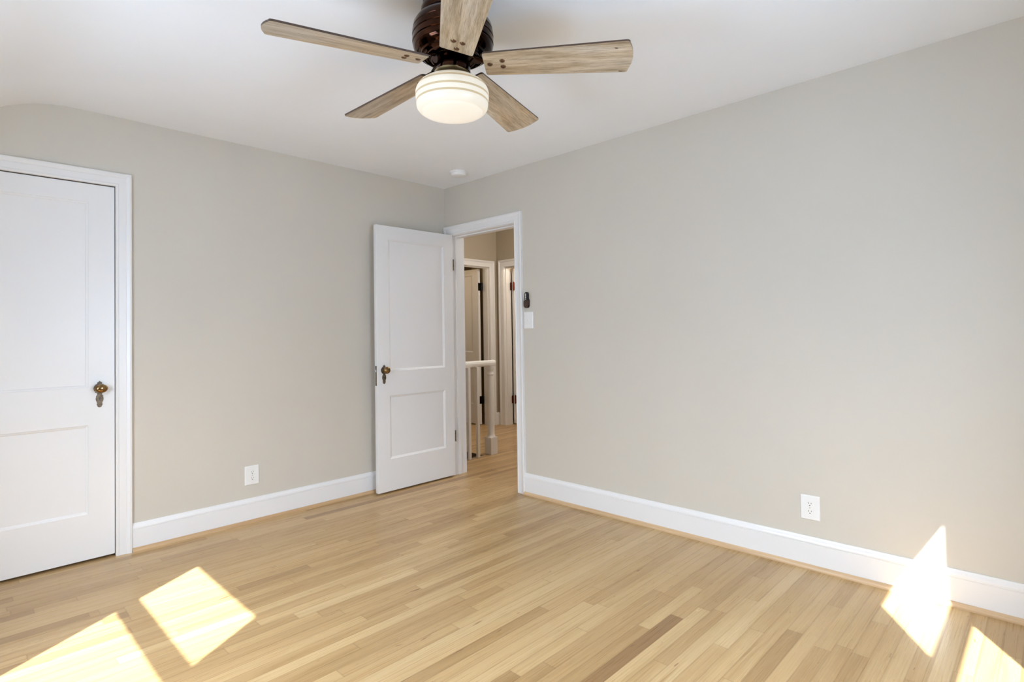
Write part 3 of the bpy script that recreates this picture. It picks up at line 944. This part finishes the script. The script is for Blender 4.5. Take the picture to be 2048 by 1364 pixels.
# opal glass bowl with three etched bands
gp = [(0.0, 2.0240), (0.040, 2.0243), (0.072, 2.0255), (0.096, 2.0285), (0.114, 2.0335), (0.1255, 2.0410), (0.1320, 2.0500), (0.1345, 2.0600), (0.1350, 2.0650), (0.1355, 2.0725), (0.1375, 2.0890), (0.1378, 2.0965), (0.1375, 2.1090),
      (0.1340, 2.1200), (0.1300, 2.1280), (0.121, 2.1385), (0.107, 2.1475), (0.090, 2.1540), (0.077, 2.157)]
gm = [2, 2, 2, 2, 0, 0, 0, 0, 1, 0, 1, 0, 0, 1, 0, 0, 0, 0]
gl = MB().lathe([(r, z(h)) for r, h in gp], None, 72, mats=gm).build('glass_bowl', [M['glow'], M['glowband'], M['glowbottom']], fan)
gl.location = fit.location = (-0.004, 0.004, 0)
gl['label'] = 'lit opal glass bowl with three tan bands'

BL_R, BL_R0, BL_W0, BL_W1, BL_P, BL_A, BL_Z = 0.664, 0.118, 0.121, 0.168, -0.2115, 2.8454, 2.2135
def blade_outline():
    c = [(BL_R0, -BL_W0 / 2), (BL_R - 0.012, -BL_W1 / 2), (BL_R - 0.012, BL_W1 / 2), (BL_R0, BL_W0 / 2)]
    rad = [0.010, 0.016, 0.016, 0.010]
    pts = []
    for i, p in enumerate(c):
        p = Vector(p); a = (Vector(c[i - 1]) - p).normalized(); b_ = (Vector(c[(i + 1) % 4]) - p).normalized()
        for k in range(7):
            t = k / 6
            q0, q2 = p + a * rad[i], p + b_ * rad[i]
            pts.append((1 - t) ** 2 * q0 + 2 * t * (1 - t) * p + t * t * q2)
        if i == 1:      # gently bowed tip
            for k in range(1, 8):
                t = k / 8
                yy = -BL_W1 / 2 + 0.016 + t * (BL_W1 - 0.032)
                pts.append(Vector((BL_R - 0.012 + 0.014 * (1 - (2 * t - 1) ** 2), yy)))
    return [(p.x, p.y) for p in pts]
bo = blade_outline()
blade_src = MB().prism(bo, lambda a, c, d: (a, c, d), -0.0035, 0.0035, 0, 1).build('blade', [M['blade'], M['bladeedge']], fan)
screws = []
for sx_, sy_ in ((BL_R0 + 0.022, 0.0), (BL_R0 + 0.070, 0.016), (BL_R0 + 0.070, -0.016)):
    s = MB().lathe([(0.0, -0.0085), (0.006, -0.0076), (0.0095, -0.0053), (0.0105, -0.0033)], lambda a, b_, h: (sx_ + a, sy_ + b_, h), 18).build('blade_screw', M['screw'], blade_src)
    screws.append(s)
arm = MB()
ap = [(0.055, -0.020), (0.085, -0.022), (0.118, -0.012), (0.150, -0.020), (0.205, -0.030), (0.222, -0.022), (0.226, 0.0), (0.222, 0.022), (0.205, 0.030), (0.150, 0.020), (0.118, 0.012), (0.085, 0.022), (0.055, 0.020)]
arm.prism(ap, lambda a, c, d: (a, c, d + 0.0065 + max(0.0, 0.150 - a) * 0.22), -0.0028, 0.0028)
arm_src = arm.build('blade_arm', M['bronze'], blade_src, bevel=0.0008, seg=1)
for i in range(5):
    if i == 0:
        bl = blade_src
    else:
        bl = blade_src.copy()
        COL.objects.link(bl)
        bl.parent = fan
        for ch in screws + [arm_src]:
            c = ch.copy()
            COL.objects.link(c)
            c.parent = bl
    an = BL_A + i * 2 * PI / 5
    bl.matrix_local = Matrix.Translation((0, 0, z(BL_Z))) @ Matrix.Rotation(an, 4, 'Z') @ Matrix.Rotation(0.022, 4, 'Y') @ Matrix.Rotation(BL_P, 4, 'X')
